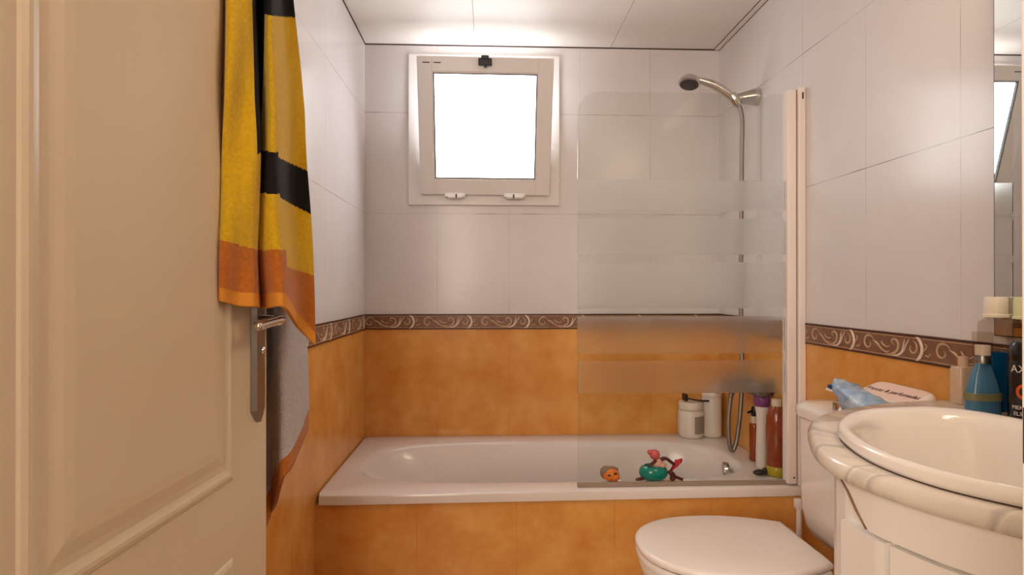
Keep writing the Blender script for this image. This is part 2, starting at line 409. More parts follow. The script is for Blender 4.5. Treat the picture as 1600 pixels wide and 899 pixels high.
# ------------------------------------------------------------------ window
win = thing('window_1', 'open white plastic window with bright frosted pane tilted in above the bath', 'window', (.53, 0, WZ0), kind='structure')
bm = nb()
X0, X1, Z0, Z1 = .193, .868, 1.527, 2.198
def ringbox(bm, X0, X1, Z0, Z1, x0, x1, z0, z1, ya, yb, bev=.003):
    box(bm, X0, x0, ya, yb, Z0, Z1, bev); box(bm, x1, X1, ya, yb, Z0, Z1, bev); box(bm, x0-.002, x1+.002, ya, yb, Z0, z0, bev); box(bm, x0-.002, x1+.002, ya, yb, z1, Z1, bev)
ringbox(bm, X0, X1, Z0, Z1, .262, .800, 1.592, 2.126, -.014, .0)
ringbox(bm, .236, .824, WZ0+.001, WZ1-.001, .262, .800, 1.592, 2.126, .0, .055)
ringbox(bm, .236, .824, WZ0+.001, WZ1-.001, .247, .813, 1.58, 2.14, .05, .155)
obj('outer_frame', bm, M['pvc'], win)
# sash, hinged along its lower edge, top leaning into the room
SL = math.atan2(.155, .556)
def sash_xf(bm):
    # local: x width, y thickness (towards outside +), z up from the hinge
    mtx = Matrix.Translation((.5345, -.02, 1.572)) @ Matrix.Rotation(math.radians(.25), 4, 'Y') @ Matrix.Rotation(SL, 4, 'X')
    bmesh.ops.transform(bm, matrix=mtx, verts=bm.verts); return bm
SW, SH = .286, .572
bm = nb(); ringbox(bm, -SW, SW, 0, SH, -.222, .222, .068, SH-.062, -.012, .035, .004)
sash = obj('sash', sash_xf(bm), M['pvc'], win)
bm = nb(); ringbox(bm, -.224, .224, .066, SH-.06, -.216, .216, .074, SH-.068, -.009, -.002, 0)
obj('glazing_bead', sash_xf(bm), M['pvc'], sash)
bm = nb(); ringbox(bm, -.2185, .2185, .0715, SH-.0655, -.2145, .2145, .0755, SH-.0695, -.0105, .002, 0)
obj('gasket', sash_xf(bm), M['gasket'], sash)
obj('pane', sash_xf(bx(-.2165, .2165, .004, .012, .0735, SH-.0675)), M['pane'], sash)
bm = nb(); box(bm, -.03, .026, -.030, -.011, SH-.036, SH-.006, .004); box(bm, -.018, .014, -.034, -.011, SH-.012, SH+.004, .003); box(bm, -.006, .004, -.028, -.012, SH-.044, SH-.030, .002)
obj('latch', sash_xf(bm), M['black'], sash)
bm = nb()
box(bm, -.262, -.232, -.0135, -.011, SH-.028, SH-.024); box(bm, -.216, -.186, -.0135, -.011, SH-.028, SH-.024)
obj('drain_slot', sash_xf(bm), M['dark_face'], sash)
for sx in (-1, 1):
    bm = nb(); cx = .5345+sx*.126
    lo, hi = (cx-.052, cx+.038) if sx < 0 else (cx-.045, cx+.052)
    box(bm, lo, hi, -.042, -.013, 1.558, 1.577, .004); box(bm, lo+.012, hi-.012, -.05, -.03, 1.552, 1.566, .004)
    h = obj('hinge', bm, M['pvc'], win)
    obj('hinge_pin', bx(cx-.004, cx+.002, -.052, -.04, 1.553, 1.570), M['black'], h)

# ------------------------------------------------------------------ bath
def yfront(x): return -.735+.022*max(0, min(1, x/W))
def radial(a, n): return 1/((abs(math.cos(a))**n+abs(math.sin(a))**n)**(1/n))
def bath_ring(cx, cy, a, b, n, z, outer=False, N=128):
    r = []
    for i in range(N):
        t = 2*PI*(i+.5)/N if False else 2*PI*i/N
        k = radial(t, n); x = cx+a*k*math.cos(t); y = cy+b*k*math.sin(t)
        if outer:
            # stretch the front side to the slightly skewed front edge
            f0 = -.372; yo = cy-b
            if y < f0: y = f0+(y-f0)*(yfront(x)-f0+outer)/(yo-f0)
        r.append((x, y, z))
    return r
tub = thing('bathtub', 'white enamelled built-in bathtub under the window', 'bathtub', (.8, -.37, FL))
ocx, ocy, oa, ob = W/2, -.3675, W/2-.004, .3645
R_ = [bath_ring(ocx, ocy, oa, ob, 60, RIM-.030, .001), bath_ring(ocx, ocy, oa, ob, 60, RIM-.008, .0005), bath_ring(ocx, ocy, oa-.002, ob-.002, 60, RIM-.002, .003),
      bath_ring(ocx, ocy, oa-.008, ob-.008, 50, RIM, .008)]
icx, icy, ia, ib = .785, -.372, .715, .262
for d, z, sh, n in ((0, RIM, 0, 3.6), (.008, RIM-.002, 0, 3.6), (.02, RIM-.010, 0, 3.5), (.028, RIM-.024, 0, 3.4), (.045, RIM-.08, .015, 3.3), (.075, RIM-.2, .05, 3.1), (.105, RIM-.30, .085, 3.0), (.145, RIM-.355, .10, 2.8), (.22, RIM-.37, .10, 2.6)):
    lx = ia-d-sh*.9; R_.append(bath_ring(icx+sh*.75, icy, lx, ib-d*.8, n, z))
bm = nb(); rings(bm, R_, True, False, True); bmesh.ops.recalc_face_normals(bm, faces=bm.faces)
for f in bm.faces:
    if f.normal.z < -.9: pass
o = obj('tub_shell', bm, M['enamel'], tub, 40)
bm = nb(); lathe(bm, [(.001, -.014), (.032, -.014), (.037, .003), (.037, .006), (.031, .011), (.015, .014), (.001, .014)], n=28)
bmesh.ops.transform(bm, matrix=frame((1.444, -.440, .464), (.33, 1, 0), (-.16, 0, 1)) @ Matrix.Rotation(PI, 4, 'Y'), verts=bm.verts)
obj('overflow_cover', bm, M['chrome'], tub, 40)
# tiled front of the bath
bm = nb(); prism(bm, [(0, -.64), (0, yfront(0)+.014), (W, yfront(W)+.014), (W, -.64)], FL, RIM-.031)
obj('wall_tub', bm, M['tile_x'], kind='structure')

# ------------------------------------------------------------------ bath screen
scr = thing('bath_screen', 'fixed glass bath screen with frosted bands and white hinge profiles', 'shower screen', (1.56, -.685, RIM))
bm = nb(); box(bm, 1.574, 1.5995, -.712, -.668, RIM+.001, 1.822, .004)
wp = obj('wall_profile', bm, M['lacquer'], scr)
obj('slot', bx(1.586, 1.591, -.7135, -.710, 1.783, 1.805, .001), M['gap'], wp)
hp = obj('hinge_profile', bx(1.540, 1.571, -.706, -.668, RIM+.006, 1.815, .004), M['lacquer'], scr)
obj('screw', bx(1.558, 1.563, -.708, -.705, RIM+.026, RIM+.031), M['gap'], hp)
obj('profile_gap', bx(1.5705, 1.5745, -.700, -.672, RIM+.004, 1.816), M['gap'], scr)
pts = []
gx0, gx1, gz0, gz1, gr = .843, 1.545, RIM+.006, 1.806, .07
pts += [(gx1, gz0), (gx1, gz1)]
for i in range(9): a = PI/2+i*PI/16; pts.append((gx0+gr+gr*math.cos(a), gz1-gr+gr*math.sin(a)))
pts.append((gx0, gz0))
bm = nb(); f = [bm.verts.new((x, -.688, z)) for x, z in pts]; b = [bm.verts.new((x, -.683, z)) for x, z in pts]
n = len(pts); bm.faces.new(list(reversed(f))); bm.faces.new(b)
for i in range(n): bm.faces.new((f[i], f[(i+1) % n], b[(i+1) % n], b[i]))
bmesh.ops.recalc_face_normals(bm, faces=bm.faces)
obj('glass_panel', bm, M['screen'], scr)
obj('bottom_seal', bx(.842, 1.541, -.691, -.680, RIM+.001, RIM+.014, .001), M['seal'], scr)

# ------------------------------------------------------------------ shower
YS = -.37
hold = thing('shower_bracket', 'conical chrome shower bracket fixed high on the right tiled wall', 'shower bracket', (1.6, YS, 1.905))
bm = nb(); rs = []
for x, zc, r in ((1.599, 1.905, .033), (1.594, 1.905, .034), (1.58, 1.904, .031), (1.54, 1.899, .0225), (1.515, 1.896, .017), (1.505, 1.895, .012)):
    rs.append([(x, YS+r*math.cos(2*PI*i/28), zc+r*math.sin(2*PI*i/28)) for i in range(28)])
rings(bm, rs); bmesh.ops.recalc_face_normals(bm, faces=bm.faces); obj('cone', bm, M['chrome'], hold, 40)
bm = nb(); rs = []
A = Vector((1.520, YS-.004, 1.872)); B = Vector((1.492, YS-.004, 1.914)); bm = tube(bm, [A, A.lerp(B, .15), A.lerp(B, .5), A.lerp(B, .85), B], [.0165, .019, .0195, .019, .0165], 24)
obj('cradle', bm, M['chrome'], hold, 40)
hs = thing('hand_shower', 'chrome hand shower with round spray head resting in its wall bracket', 'shower head', (1.5, YS, 1.9))
ax = catmull([(1.524, YS-.004, 1.868), (1.506, YS-.004, 1.893), (1.468, YS-.004, 1.922), (1.43, YS-.004, 1.944), (1.395, YS-.004, 1.957), (1.365, YS-.004, 1.965), (1.345, YS-.004, 1.967)], 5)
nA = len(ax)
obj('handle', tube(nb(), ax, [.0145+.0035*math.sin(PI*min(1, i/nA*1.25)) - .003*(i/nA) for i in range(nA)], 18), M['chrome'], hs, True)
HM = Matrix.Translation((1.329, YS-.004, 1.957)) @ Matrix.Rotation(math.radians(14), 4, 'Y') @ Matrix.Rotation(math.radians(-12), 4, 'X')
bm = nb(); lathe(bm, [(.001, .024), (.014, .023), (.027, .018), (.036, .010), (.041, 0), (.041, -.008), (.037, -.011)], n=36)
bmesh.ops.transform(bm, matrix=HM, verts=bm.verts); bmesh.ops.recalc_face_normals(bm, faces=bm.faces); obj('spray_head', bm, M['chrome'], hs, 50)
bm = nb(); lathe(bm, [(.036, -.0105), (.034, -.014), (.02, -.016), (.001, -.016)], n=36)
for k in range(18):
    a = k*2.4; r = .007*math.sqrt(k+.5); lathe(bm, [(.0016, -.015), (.0014, -.018)], (r*math.cos(a), r*math.sin(a), 0), 8)
bmesh.ops.transform(bm, matrix=HM, verts=bm.verts); bmesh.ops.recalc_face_normals(bm, faces=bm.faces); obj('spray_plate', bm, M['dark_face'], hs, 40)
hp_ = catmull([(1.522, YS-.004, 1.870), (1.531, YS-.004, 1.850), (1.537, YS-.004, 1.80), (1.535, YS-.004, 1.68), (1.533, YS-.004, 1.4), (1.531, YS-.004, 1.1), (1.528, YS-.02, .85), (1.518, YS-.03, .70), (1.503, YS-.03, .58), (1.487, YS-.03, .532), (1.474, YS-.03, .56), (1.470, YS-.03, .64), (1.474, YS-.03, .70), (1.482, YS-.03, .752)], 8)
obj('hose', tube(nb(), hp_, .0085, 12), M['hose'], hs, True)

mix = thing('bath_mixer', 'chrome wall mixer tap over the bath blurred by the frosted glass', 'tap', (1.6, -.40, .78))
bm = nb(); tube(bm, [(1.535, -.50, .785), (1.535, -.49, .785), (1.535, -.30, .785), (1.535, -.29, .785)], [.022, .026, .026, .022], 20)
obj('body', bm, M['dullchrome'], mix, 40)
for y in (-.47, -.325):
    bm = nb(); tube(bm, [(1.54, y, .785), (1.585, y, .785), (1.585, y, .785), (1.599, y, .785)], [.014, .014, .032, .034], 20); obj('wall_union', bm, M['dullchrome'], mix, 40)
for y, s in ((-.50, -1), (-.29, 1)):
    bm = nb(); tube(bm, [(1.535, y, .785), (1.535, y+s*.012, .785), (1.535, y+s*.045, .785), (1.535, y+s*.05, .785)], [.018, .026, .024, .018], 8); obj('tap_knob', bm, M['dullchrome'], mix, 40)
bm = nb(); tube(bm, catmull([(1.535, -.40, .79), (1.49, -.40, .792), (1.45, -.40, .785), (1.425, -.40, .768), (1.42, -.40, .755)], 5), .013, 14); obj('spout', bm, M['dullchrome'], mix, True)
bm = nb(); tube(bm, [(1.482, YS-.03, .750), (1.49, YS-.03, .768), (1.515, YS-.03, .778), (1.53, YS-.03, .78)], .0105, 12); obj('hose_outlet', bm, M['dullchrome'], mix, True)

# ------------------------------------------------------------------ things on the bath rim
def lathe_obj(name, prof, c, m, parent, n=32, **k):
    bm = nb(); lathe(bm, prof, c, n, **k); bmesh.ops.recalc_face_normals(bm, faces=bm.faces); return obj(name, bm, m, parent, 40)
j = thing('plastic_jar', 'round white screw-lid jar standing on the back rim of the bath', 'jar', (1.443, -.066, RIM))
c = (1.443, -.066, RIM+.001)
lathe_obj('jar_body', [(.001, 0), (.046, 0), (.053, .006), (.055, .016), (.055, .112), (.050, .120), (.046, .122), (.046, .128), (.001, .128)], c, M['white_plastic'], j)
lathe_obj('lid', [(.001, .124), (.052, .124), (.0525, .128), (.0525, .150), (.049, .156), (.001, .157)], c, M['white_plastic'], j)
bm = nb(); rs = []
for z in (.022, .098): rs.append([(c[0]+.0556*math.cos(a), c[1]+.0556*math.sin(a), c[2]+z) for a in [math.radians(-92+i*5) for i in range(15)]])
rings(bm, rs, False, False, False); obj('label', bm, M['jar_label'], j, True)
rz = thing('razor', 'black razor lying across the top of the white jar lid', 'razor', (1.443, -.10, RIM+.158))
zr = RIM+.158
obj('handle', tube(nb(), catmull([(1.418, -.085, zr+.016), (1.445, -.088, zr+.010), (1.475, -.094, zr+.006), (1.512, -.10, zr+.006)], 4), [.0035]*4+[.0045]*4+[.0055]*5, 10, ((0, 0, 1), .8)), M['dark_plastic'], rz, True)
obj('blade_head', bx(1.404, 1.418, -.104, -.064, zr+.006, zr+.036, .003), M['black'], rz)
w = thing('white_canister', 'tall plain white cylinder bottle beside the jar on the back rim', 'bottle', (1.545, -.052, RIM))
lathe_obj('canister_body', [(.001, 0), (.040, 0), (.0435, .004), (.0435, .165), (.041, .172), (.001, .172)], (1.5415, -.052, RIM+.001), M['white_plastic'], w)
lathe_obj('screw_lid', [(.001, .170), (.042, .170), (.0435, .173), (.0435, .193), (.040, .198), (.001, .199)], (1.5415, -.052, RIM+.001), M['white_plastic'], w)

a_ = thing('pump_bottle', 'small amber pump bottle with black pump on the right rim of the bath', 'bottle', (1.562, -.42, RIM))
c = (1.562, -.42, RIM+.001)
lathe_obj('bottle_body', [(.001, 0), (.017, 0), (.019, .004), (.019, .130), (.016, .140), (.012, .144), (.001, .144)], c, M['amber'], a_)
lathe_obj('collar', [(.001, .142), (.0135, .142), (.0140, .146), (.0135, .168), (.001, .168)], c, M['cream_plastic'], a_)
bm = nb(); lathe(bm, [(.001, .166), (.009, .166), (.012, .174), (.012, .196), (.008, .204), (.001, .205)], c, 20); tube(bm, [(c[0], c[1], c[2]+.186), (c[0]-.018, c[1]-.004, c[2]+.186), (c[0]-.028, c[1]-.006, c[2]+.182)], .0045, 10)
bmesh.ops.recalc_face_normals(bm, faces=bm.faces); obj('pump', bm, M['black'], a_, 40)

p_ = thing('gel_bottle', 'slim white bottle with purple cap between amber and copper bottles', 'bottle', (1.545, -.515, RIM))
c = (1.545, -.515, RIM+.001)
lathe_obj('bottle_body', [(.001, 0), (.018, 0), (.0205, .004), (.021, .06), (.0185, .16), (.0195, .20), (.024, .222), (.024, .228), (.001, .228)], c, M['white_plastic'], p_)
lathe_obj('cap', [(.001, .226), (.0255, .226), (.0285, .238), (.0285, .262), (.0255, .268), (.001, .268)], c, M['purple'], p_)

c_ = thing('shampoo_bottle', 'large copper brown shampoo bottle with lime base beside the screen profile', 'bottle', (1.56, -.59, RIM))
c = (1.560, -.592, RIM+.001)
lathe_obj('bottle_body', [(.001, .034), (.034, .034), (.0355, .04), (.0355, .175), (.033, .205), (.026, .228), (.017, .240), (.0145, .244), (.001, .244)], c, M['copper'], c_)
lathe_obj('base_band', [(.001, 0), (.033, 0), (.0365, .005), (.0365, .030), (.034, .0345), (.001, .0345)], c, M['lime'], c_)
lathe_obj('cap', [(.001, .242), (.0165, .242), (.0172, .246), (.0165, .264), (.001, .266)], c, M['cream_plastic'], c_)
bm = nb(); rs = []
bm = nb(); sphere(bm, (1.500, -.595, RIM+.011), .01, 2.6, 1.5, 1.0); sphere(bm, (1.522, -.588, RIM+.013), .01, 1.3, 1.2, 1.2)
pl = obj('bath_plug', bm, M['dark_plastic'], None, True); pl['label'] = 'small dark lump lying at the foot of the copper bottle'; pl['category'] = 'plug'

# ---- bath toys on the front rim
t = thing('bath_toy', 'small orange toy head with two black eyes sitting inside the bath screen', 'bath toy', (.962, -.632, RIM))
c = Vector((.966, -.632, RIM+.021))
bm = nb(); sphere(bm, c, .026, 1.12, .85, .82); sphere(bm, c+Vector((.010, -.011, -.005)), .014, 1.2, 1, .9); obj('head', bm, M['orange_toy'], t, True)
bm = nb(); sphere(bm, c+Vector((-.016, .008, .006)), .024, .85, .8, .95); sphere(bm, c+Vector((.004, .010, .014)), .018, 1.3, .7, .7); obj('mane', bm, M['fur'], t, True)
for dx, dz in ((-.011, .005), (.010, .011)):
    bm = nb(); sphere(bm, c+Vector((dx, -.0205, dz)), .0038, 1.5, .6, .8, 12, 8); obj('eye', bm, M['black'], t, True)
bm = nb(); sphere(bm, c+Vector((.022, -.026, -.011)), .0042, 1.4, .8, .8, 12, 8); obj('snout', bm, M['white'], t, True)

t = thing('bath_toy', 'teal toy boat carrying a pink figure on the bath rim', 'bath toy', (1.11, -.628, RIM))
c = Vector((1.112, -.628, RIM+.0005))
bm = nb(); lathe(bm, [(.001, 0), (.026, .001), (.040, .009), (.048, .022), (.047, .036), (.040, .047), (.030, .051), (.028, .046), (.001, .044)], c, 36, 1.02, .80); bmesh.ops.recalc_face_normals(bm, faces=bm.faces); obj('hull', bm, M['teal'], t, 60)
bm = nb(); tube(bm, [c+Vector(p) for p in ((.012, 0, .044), (.014, 0, .058), (.018, -.004, .072), (.018, -.004, .076))], [.016, .018, .013, .007], 14); sphere(bm, c+Vector((.028, -.014, .055)), .011, 1.2, .9, .8); obj('torso', bm, M['skin'], t, True)
bm = nb(); sphere(bm, c+Vector((.004, -.004, .088)), .0165, 1.05, 1, 1.05); sphere(bm, c+Vector((-.010, .004, .094)), .009, 1.1, 1, 1.0); obj('head', bm, M['pink'], t, True)
bm = nb(); tube(bm, catmull([c+Vector(p) for p in ((.022, -.006, .070), (.040, -.008, .076), (.058, -.008, .064), (.070, -.006, .054))], 3), [.007]*3+[.0055]*7, 10); tube(bm, catmull([c+Vector(p) for p in ((.006, -.012, .070), (-.010, -.018, .062), (-.022, -.018, .052))], 3), [.005]*7, 10); obj('arm', bm, M['maroon'], t, True)
bm = nb()
for s in (-1, 1):
    rs = []
    for k, (x, z, wd) in enumerate(((.060, .036, .007), (.070, .048, .010), (.080+.004*s, .060, .012), (.090+.006*s, .062+.006*s, .007))):
        rs.append([c+Vector((x+.4*wd*math.cos(a), -.006+.5*wd*math.sin(a), z+wd*.9*math.sin(a+.6))) for a in [2*PI*i/10 for i in range(10)]])
    rings(bm, rs)
bmesh.ops.recalc_face_normals(bm, faces=bm.faces); obj('tail_fin', bm, M['red'], t, True)
bm = nb(); tube(bm, catmull([c+Vector(p) for p in ((.052, -.012, .034), (.066, -.014, .018), (.080, -.016, .012), (.096, -.018, .006))], 3), [.009]*4+[.005]*6, 10); sphere(bm, c+Vector((.062, -.014, .010)), .0095); obj('leg', bm, M['maroon'], t, True)
bm = nb(); tube(bm, catmull([c+Vector(p) for p in ((-.036, -.014, .012), (-.052, -.016, .010), (-.064, -.018, .008))], 3), [.006]*4+[.0045]*3, 10); obj('leg', bm, M['maroon'], t, True)

# ------------------------------------------------------------------ door
EX, EY, ANG = .146, -1.5, math.radians(3.4)
DW = .745; DT = .04
# local door frame: u along the leaf from the free edge towards the hinge, w out of the visible face, z up
def dP(u, w, z): return Vector((EX-u*math.sin(ANG)+w*math.cos(ANG), EY-u*math.cos(ANG)-w*math.sin(ANG), z))
DM = Matrix(((-math.sin(ANG), math.cos(ANG), 0, EX), (-math.cos(ANG), -math.sin(ANG), 0, EY), (0, 0, 1, 0), (0, 0, 0, 1)))
def dxf(bm):
    bmesh.ops.transform(bm, matrix=DM, verts=bm.verts); bmesh.ops.recalc_face_normals(bm, faces=bm.faces); return bm
dr = thing('door_1', 'cream painted panel door standing open along the left side', 'door', (EX, EY, FL), kind='structure')
PU0, PU1 = .122, .515               # panel limits along the leaf
bm = nb(); box(bm, 0, DW, -DT, 0, FL+.01, 2.06, .002)
obj('leaf', dxf(bm), M['door'], dr)
def moulding(u0, u1, z0, z1, w):
    """raised bead running round a panel, with a shallow slope inside"""
    bm = nb(); prof = [(0, 0.0), (.003, .0022), (.009, .0040), (.014, .0040), (.019, .0020), (.024, .0006), (.034, .0015), (.05, .0045), (.064, .0055), (.066, 0)]
    rs = []
    for d, h in prof: rs.append([(u0+d, h, z0+d), (u1-d, h, z0+d), (u1-d, h, z1-d), (u0+d, h, z1-d)])
    rs[-1] = [(p[0], .0055, p[2]) for p in rs[-1]]
    return rings(bm, rs, True, False, True)
for z0, z1 in ((.846, 1.93), (.16, .722)):
    o = obj('panel_moulding', dxf(moulding(PU0, PU1, z0, z1, 0)), M['door'], dr)
# handle: long plate with pointed foot, lever and key cylinder
bm = nb()
o2 = [(.020, .942), (.041, .920), (.062, .942), (.062, 1.145), (.041, 1.165), (.020, 1.145)]
f = [bm.verts.new((u, .001, z)) for u, z in o2]; b = [bm.verts.new((.041+(u-.041)*.72, .009, 1.04+(z-1.04)*.985)) for u, z in o2]
for i in range(6): bm.faces.new((f[i], f[(i+1) % 6], b[(i+1) % 6], b[i]))
bm.faces.new(b); bm.faces.new(list(reversed(f)))
pt = obj('handle_plate', dxf(bm), M['dullchrome'], dr)
bm2 = nb(); tube(bm2, catmull([(.041, .006, 1.098), (.041, .028, 1.098), (.043, .042, 1.099), (.058, .049, 1.100), (.095, .050, 1.098), (.14, .048, 1.094)], 5), [.010]*8+[.0085]*10+[.0075]*8, 14)
obj('lever', dxf(bm2), M['chrome'], pt, True)
bm = nb(); tube(bm, [(.041, .008, 1.045), (.041, .013, 1.045), (.041, .015, 1.045)], [.007, .007, .005], 14); obj('keyhole', dxf(bm), M['chrome'], pt, 40)

# door lining of the opening, with strike plate
bm = nb(); box(bm, DX1, DX1+.03, YF-.12, YF, FL, DZ, .001); box(bm, DX0-.03, DX0, YF-.12, YF, FL, DZ, .001); box(bm, DX0-.03, DX1+.03, YF-.12, YF, DZ, DZ+.03, .001)
jm = obj('trim_6', bm, M['jamb'], kind='structure')
obj('strike_plate', bx(DX1-.0006, DX1+.001, YF-.030, YF-.0015, 1.057, 1.088), M['strike'], jm)

# ------------------------------------------------------------------ towels (laid out in the room: position along a cross-section, height)
def cam_pt(u, v, y):
    """a point y deep in the room seen at picture position u,v (only used to size the folds)"""
    f_, cx_, D_, cz_, yaw = 891.5, .5509, 2.5578, 1.1541, .0404
    a = math.tan(math.atan((u-800)/f_)+yaw); dy = y+D_
    ax_ = dy*math.cos(yaw)+a*dy*math.sin(yaw)
    return Vector((cx_+a*dy, y, cz_-(v-451.6)/f_*ax_))

def cr1(vals, t):
    i = max(0, min(len(vals)-2, int(t))); f = t-i
    a, b, c, d = vals[max(i-1, 0)], vals[i], vals[i+1], vals[min(i+2, len(vals)-1)]
    return .5*((2*b)+(c-a)*f+(2*a-5*b+4*c-d)*f*f+(3*b-a-3*c+d)*f**3)

def towel_mesh(rows, vs, ys, bottoms, ns, nt, pick, top):
    """rows[r][c]: spread of each fold at level r; ys[c]: depth of each fold; bottoms[c]: hem level"""
    bm = nb(); nc = len(ys); G = []
    def atv(vals_by_row, v):
        k = 0
        while k < len(vs)-2 and v > vs[k+1]: k += 1
        return k+(v-vs[k])/(vs[k+1]-vs[k])
    for i in range(ns+1):
        s = (nc-1)*i/ns; line = []
        bot = cr1(bottoms, s)
        for k in range(nt+1):
            v = top+(bot-top)*k/nt
            r = atv(rows, v)
            col = [cr1([rows[q][c] for q in range(len(vs))], r) for c in range(nc)]
            u = cr1(col, s); y = cr1(ys, s)
            y += .006*math.sin(v*.021+s*2.1)*min(1, max(0, (v-top)/300))
            line.append((bm.verts.new(cam_pt(u, v, y)), s, v, bot))
        G.append(line)
    for i in range(ns):
        for k in range(nt):
            f = bm.faces.new((G[i][k][0], G[i+1][k][0], G[i+1][k+1][0], G[i][k+1][0]))
            s = (G[i][k][1]+G[i+1][k][1])/2; v = (G[i][k][2]+G[i+1][k+1][2])/2; bot = (G[i][k][3]+G[i+1][k][3])/2
            f.material_index = pick(s, v, bot); f.smooth = True
    return bm

vs = [-340, -150, 0, 150, 230, 330, 400, 540]
rows = [[364, 358, 374, 388, 393, 399, 409, 422, 436],
        [352, 358, 374, 389, 397, 409, 419, 432, 448],
        [349, 357, 377, 393, 403, 415, 424, 441, 457],
        [348, 355, 377, 398, 405, 412, 428, 450, 472],
        [347, 351, 377, 402, 406, 408, 430, 454, 478],
        [346, 348, 375, 400, 404, 406, 434, 458, 484],
        [345, 346, 371, 396, 403, 410, 439, 462, 488],
        [345, 346, 371, 398, 410, 424, 445, 466, 493]]
ys = [-1.63, -1.672, -1.650, -1.628, -1.555, -1.585, -1.592, -1.47, -1.435]
bottoms = [466, 471, 478, 480, 482, 482, 481, 512, 540]
def pick(s, v, bot):
    if s < .85: return 4
    vo = 376+max(0, min(1, (s-1)/2))*14 if s < 3 else (391 if s < 6.25 else 417+(s-6.25)*8)
    if v > bot-21: return 3
    if v > vo: return 2
    if 4.0 < s <= 6.1 and 232+(s-4)*3 < v < 301+(s-4)*1: return 1
    if s > 6.1 and 246+(s-6.1)*12 < v < 309+(s-6.1)*14: return 1
    if s > 4.9 and v < 22+(s-5)*2: return 1
    if 2.85 < s < 5.0 and v < 240: return 1
    return 0
bm = towel_mesh(rows, vs, ys, bottoms, 230, 340, pick, -340)
tw = obj('beach_towel', bm, [M['yellow'], M['tblack'], M['ochre'], M['hem'], M['tback']], None)
md = tw.modifiers.new('thick', 'SOLIDIFY'); md.thickness = .005; md.offset = 0
tw['label'] = 'yellow and black striped towel with ochre hem hanging at the door edge'; tw['category'] = 'towel'

vs2 = [150, 300, 480, 620, 840]
rows2 = [[426, 428, 432, 436, 442, 450, 456], [414, 422, 430, 437, 448, 460, 467], [404, 416, 428, 437, 452, 466, 474], [404, 416, 428, 438, 454, 470, 480], [404, 417, 430, 441, 456, 468, 478]]
ys2 = [-1.36, -1.345, -1.35, -1.425, -1.40, -1.34, -1.28]
bot2 = [850, 818, 790, 752, 728, 694, 668]
def pick2(s, v, bot):
    return 1 if v > bot-(28 if s > 2.6 else 46) else 0
bm = towel_mesh(rows2, vs2, ys2, bot2, 60, 140, pick2, 84)
tg = obj('bath_towel', bm, [M['grey'], M['ochre']], None)
md = tg.modifiers.new('thick', 'SOLIDIFY'); md.thickness = .008; md.offset = 0
hk = thing('towel_hook', 'small chrome hook on the left wall holding the grey towel', 'hook', (0, -1.385, 1.66))
bm = nb(); tube(bm, [(.0005, -1.385, 1.68), (.006, -1.385, 1.68), (.008, -1.385, 1.68)], [.022, .022, .016], 20); obj('rosette', bm, M['chrome'], hk, 40)
bm = nb(); tube(bm, catmull([(.006, -1.385, 1.68), (.06, -1.385, 1.672), (.115, -1.385, 1.655), (.14, -1.385, 1.665), (.148, -1.385, 1.69)], 5), .006, 10); obj('arm', bm, M['chrome'], hk, True)
tg['label'] = 'light grey towel with ochre lower corner hanging behind the door edge'; tg['category'] = 'towel'

# ------------------------------------------------------------------ toilet
TY = -1.06
to = thing('toilet', 'white toilet with closed lid and cistern on the right wall', 'toilet', (1.3, TY, FL))
def lid_outline(s=1, n=22, x0=1.398, x1=.944, hw=.182, hb=.126):
    xc = x0-.215; pts = [(x0, TY-hb*s), (x0, TY+hb*s)]
    pts = []
    for i in range(n+1):                       # rounded nose
        a = PI/2+PI*i/n
        ca, sa = math.cos(a), math.sin(a); k = radial(a, 2.25)
        pts.append((xc+(xc-x1)*ca*k*(1 if ca < 0 else 1), TY+hw*sa*k))
    back = []
    for i in range(1, 9):
        t = i/8; back.append((xc+(x0-xc)*t, TY-(hw-(hw-hb)*t**2.0)))
    pts += back
    pts += [(x, 2*TY-y) for x, y in reversed(back)]
    c = (xc, TY)
    return [(c[0]+(x-c[0])*s, c[1]+(y-c[1])*s) for x, y in pts]
def ring_stack(lst):
    bm = nb(); rs = []
    for s, z in lst: rs.append([(x, y, z) for x, y in lid_outline(s)])
    rings(bm, rs); bmesh.ops.recalc_face_normals(bm, faces=bm.faces); return bm
LZ = .480
obj('lid', ring_stack([(.965, LZ-.018), (.992, LZ-.016), (1, LZ-.011), (1, LZ-.006), (.985, LZ-.001), (.95, LZ+.0005), (.5, LZ+.002), (.1, LZ+.0025)]), M['seat'], to, 50)
obj('lid_shadow', ring_stack([(.955, LZ-.022), (.955, LZ-.017)]), M['shadowline'], to, 50)  # dark layer painted in as the shade between lid and seat
obj('seat_ring', ring_stack([(.95, LZ-.042), (.985, LZ-.041), (.992, LZ-.034), (.992, LZ-.026), (.975, LZ-.021)]), M['seat'], to, 50)
bm = nb(); rs = []
for s, z, sh in ((.955, LZ-.043, 0), (.97, LZ-.052, 0), (.95, LZ-.09, .006), (.86, LZ-.17, .03), (.70, LZ-.26, .07), (.62, LZ-.34, .09), (.64, FL+.03, .09), (.68, FL, .09)):
    rs.append([(x+sh, y, z) for x, y in lid_outline(s)])
rings(bm, rs); bmesh.ops.recalc_face_normals(bm, faces=bm.faces); obj('bowl', bm, M['ceramic'], to, 50)
for s in (-1, 1):
    bm = nb(); tube(bm, [(1.398, TY+s*.075-.02, LZ-.012), (1.398, TY+s*.075+.02, LZ-.012)], .0075, 12); obj('hinge', bm, M['seat'], to, 40)
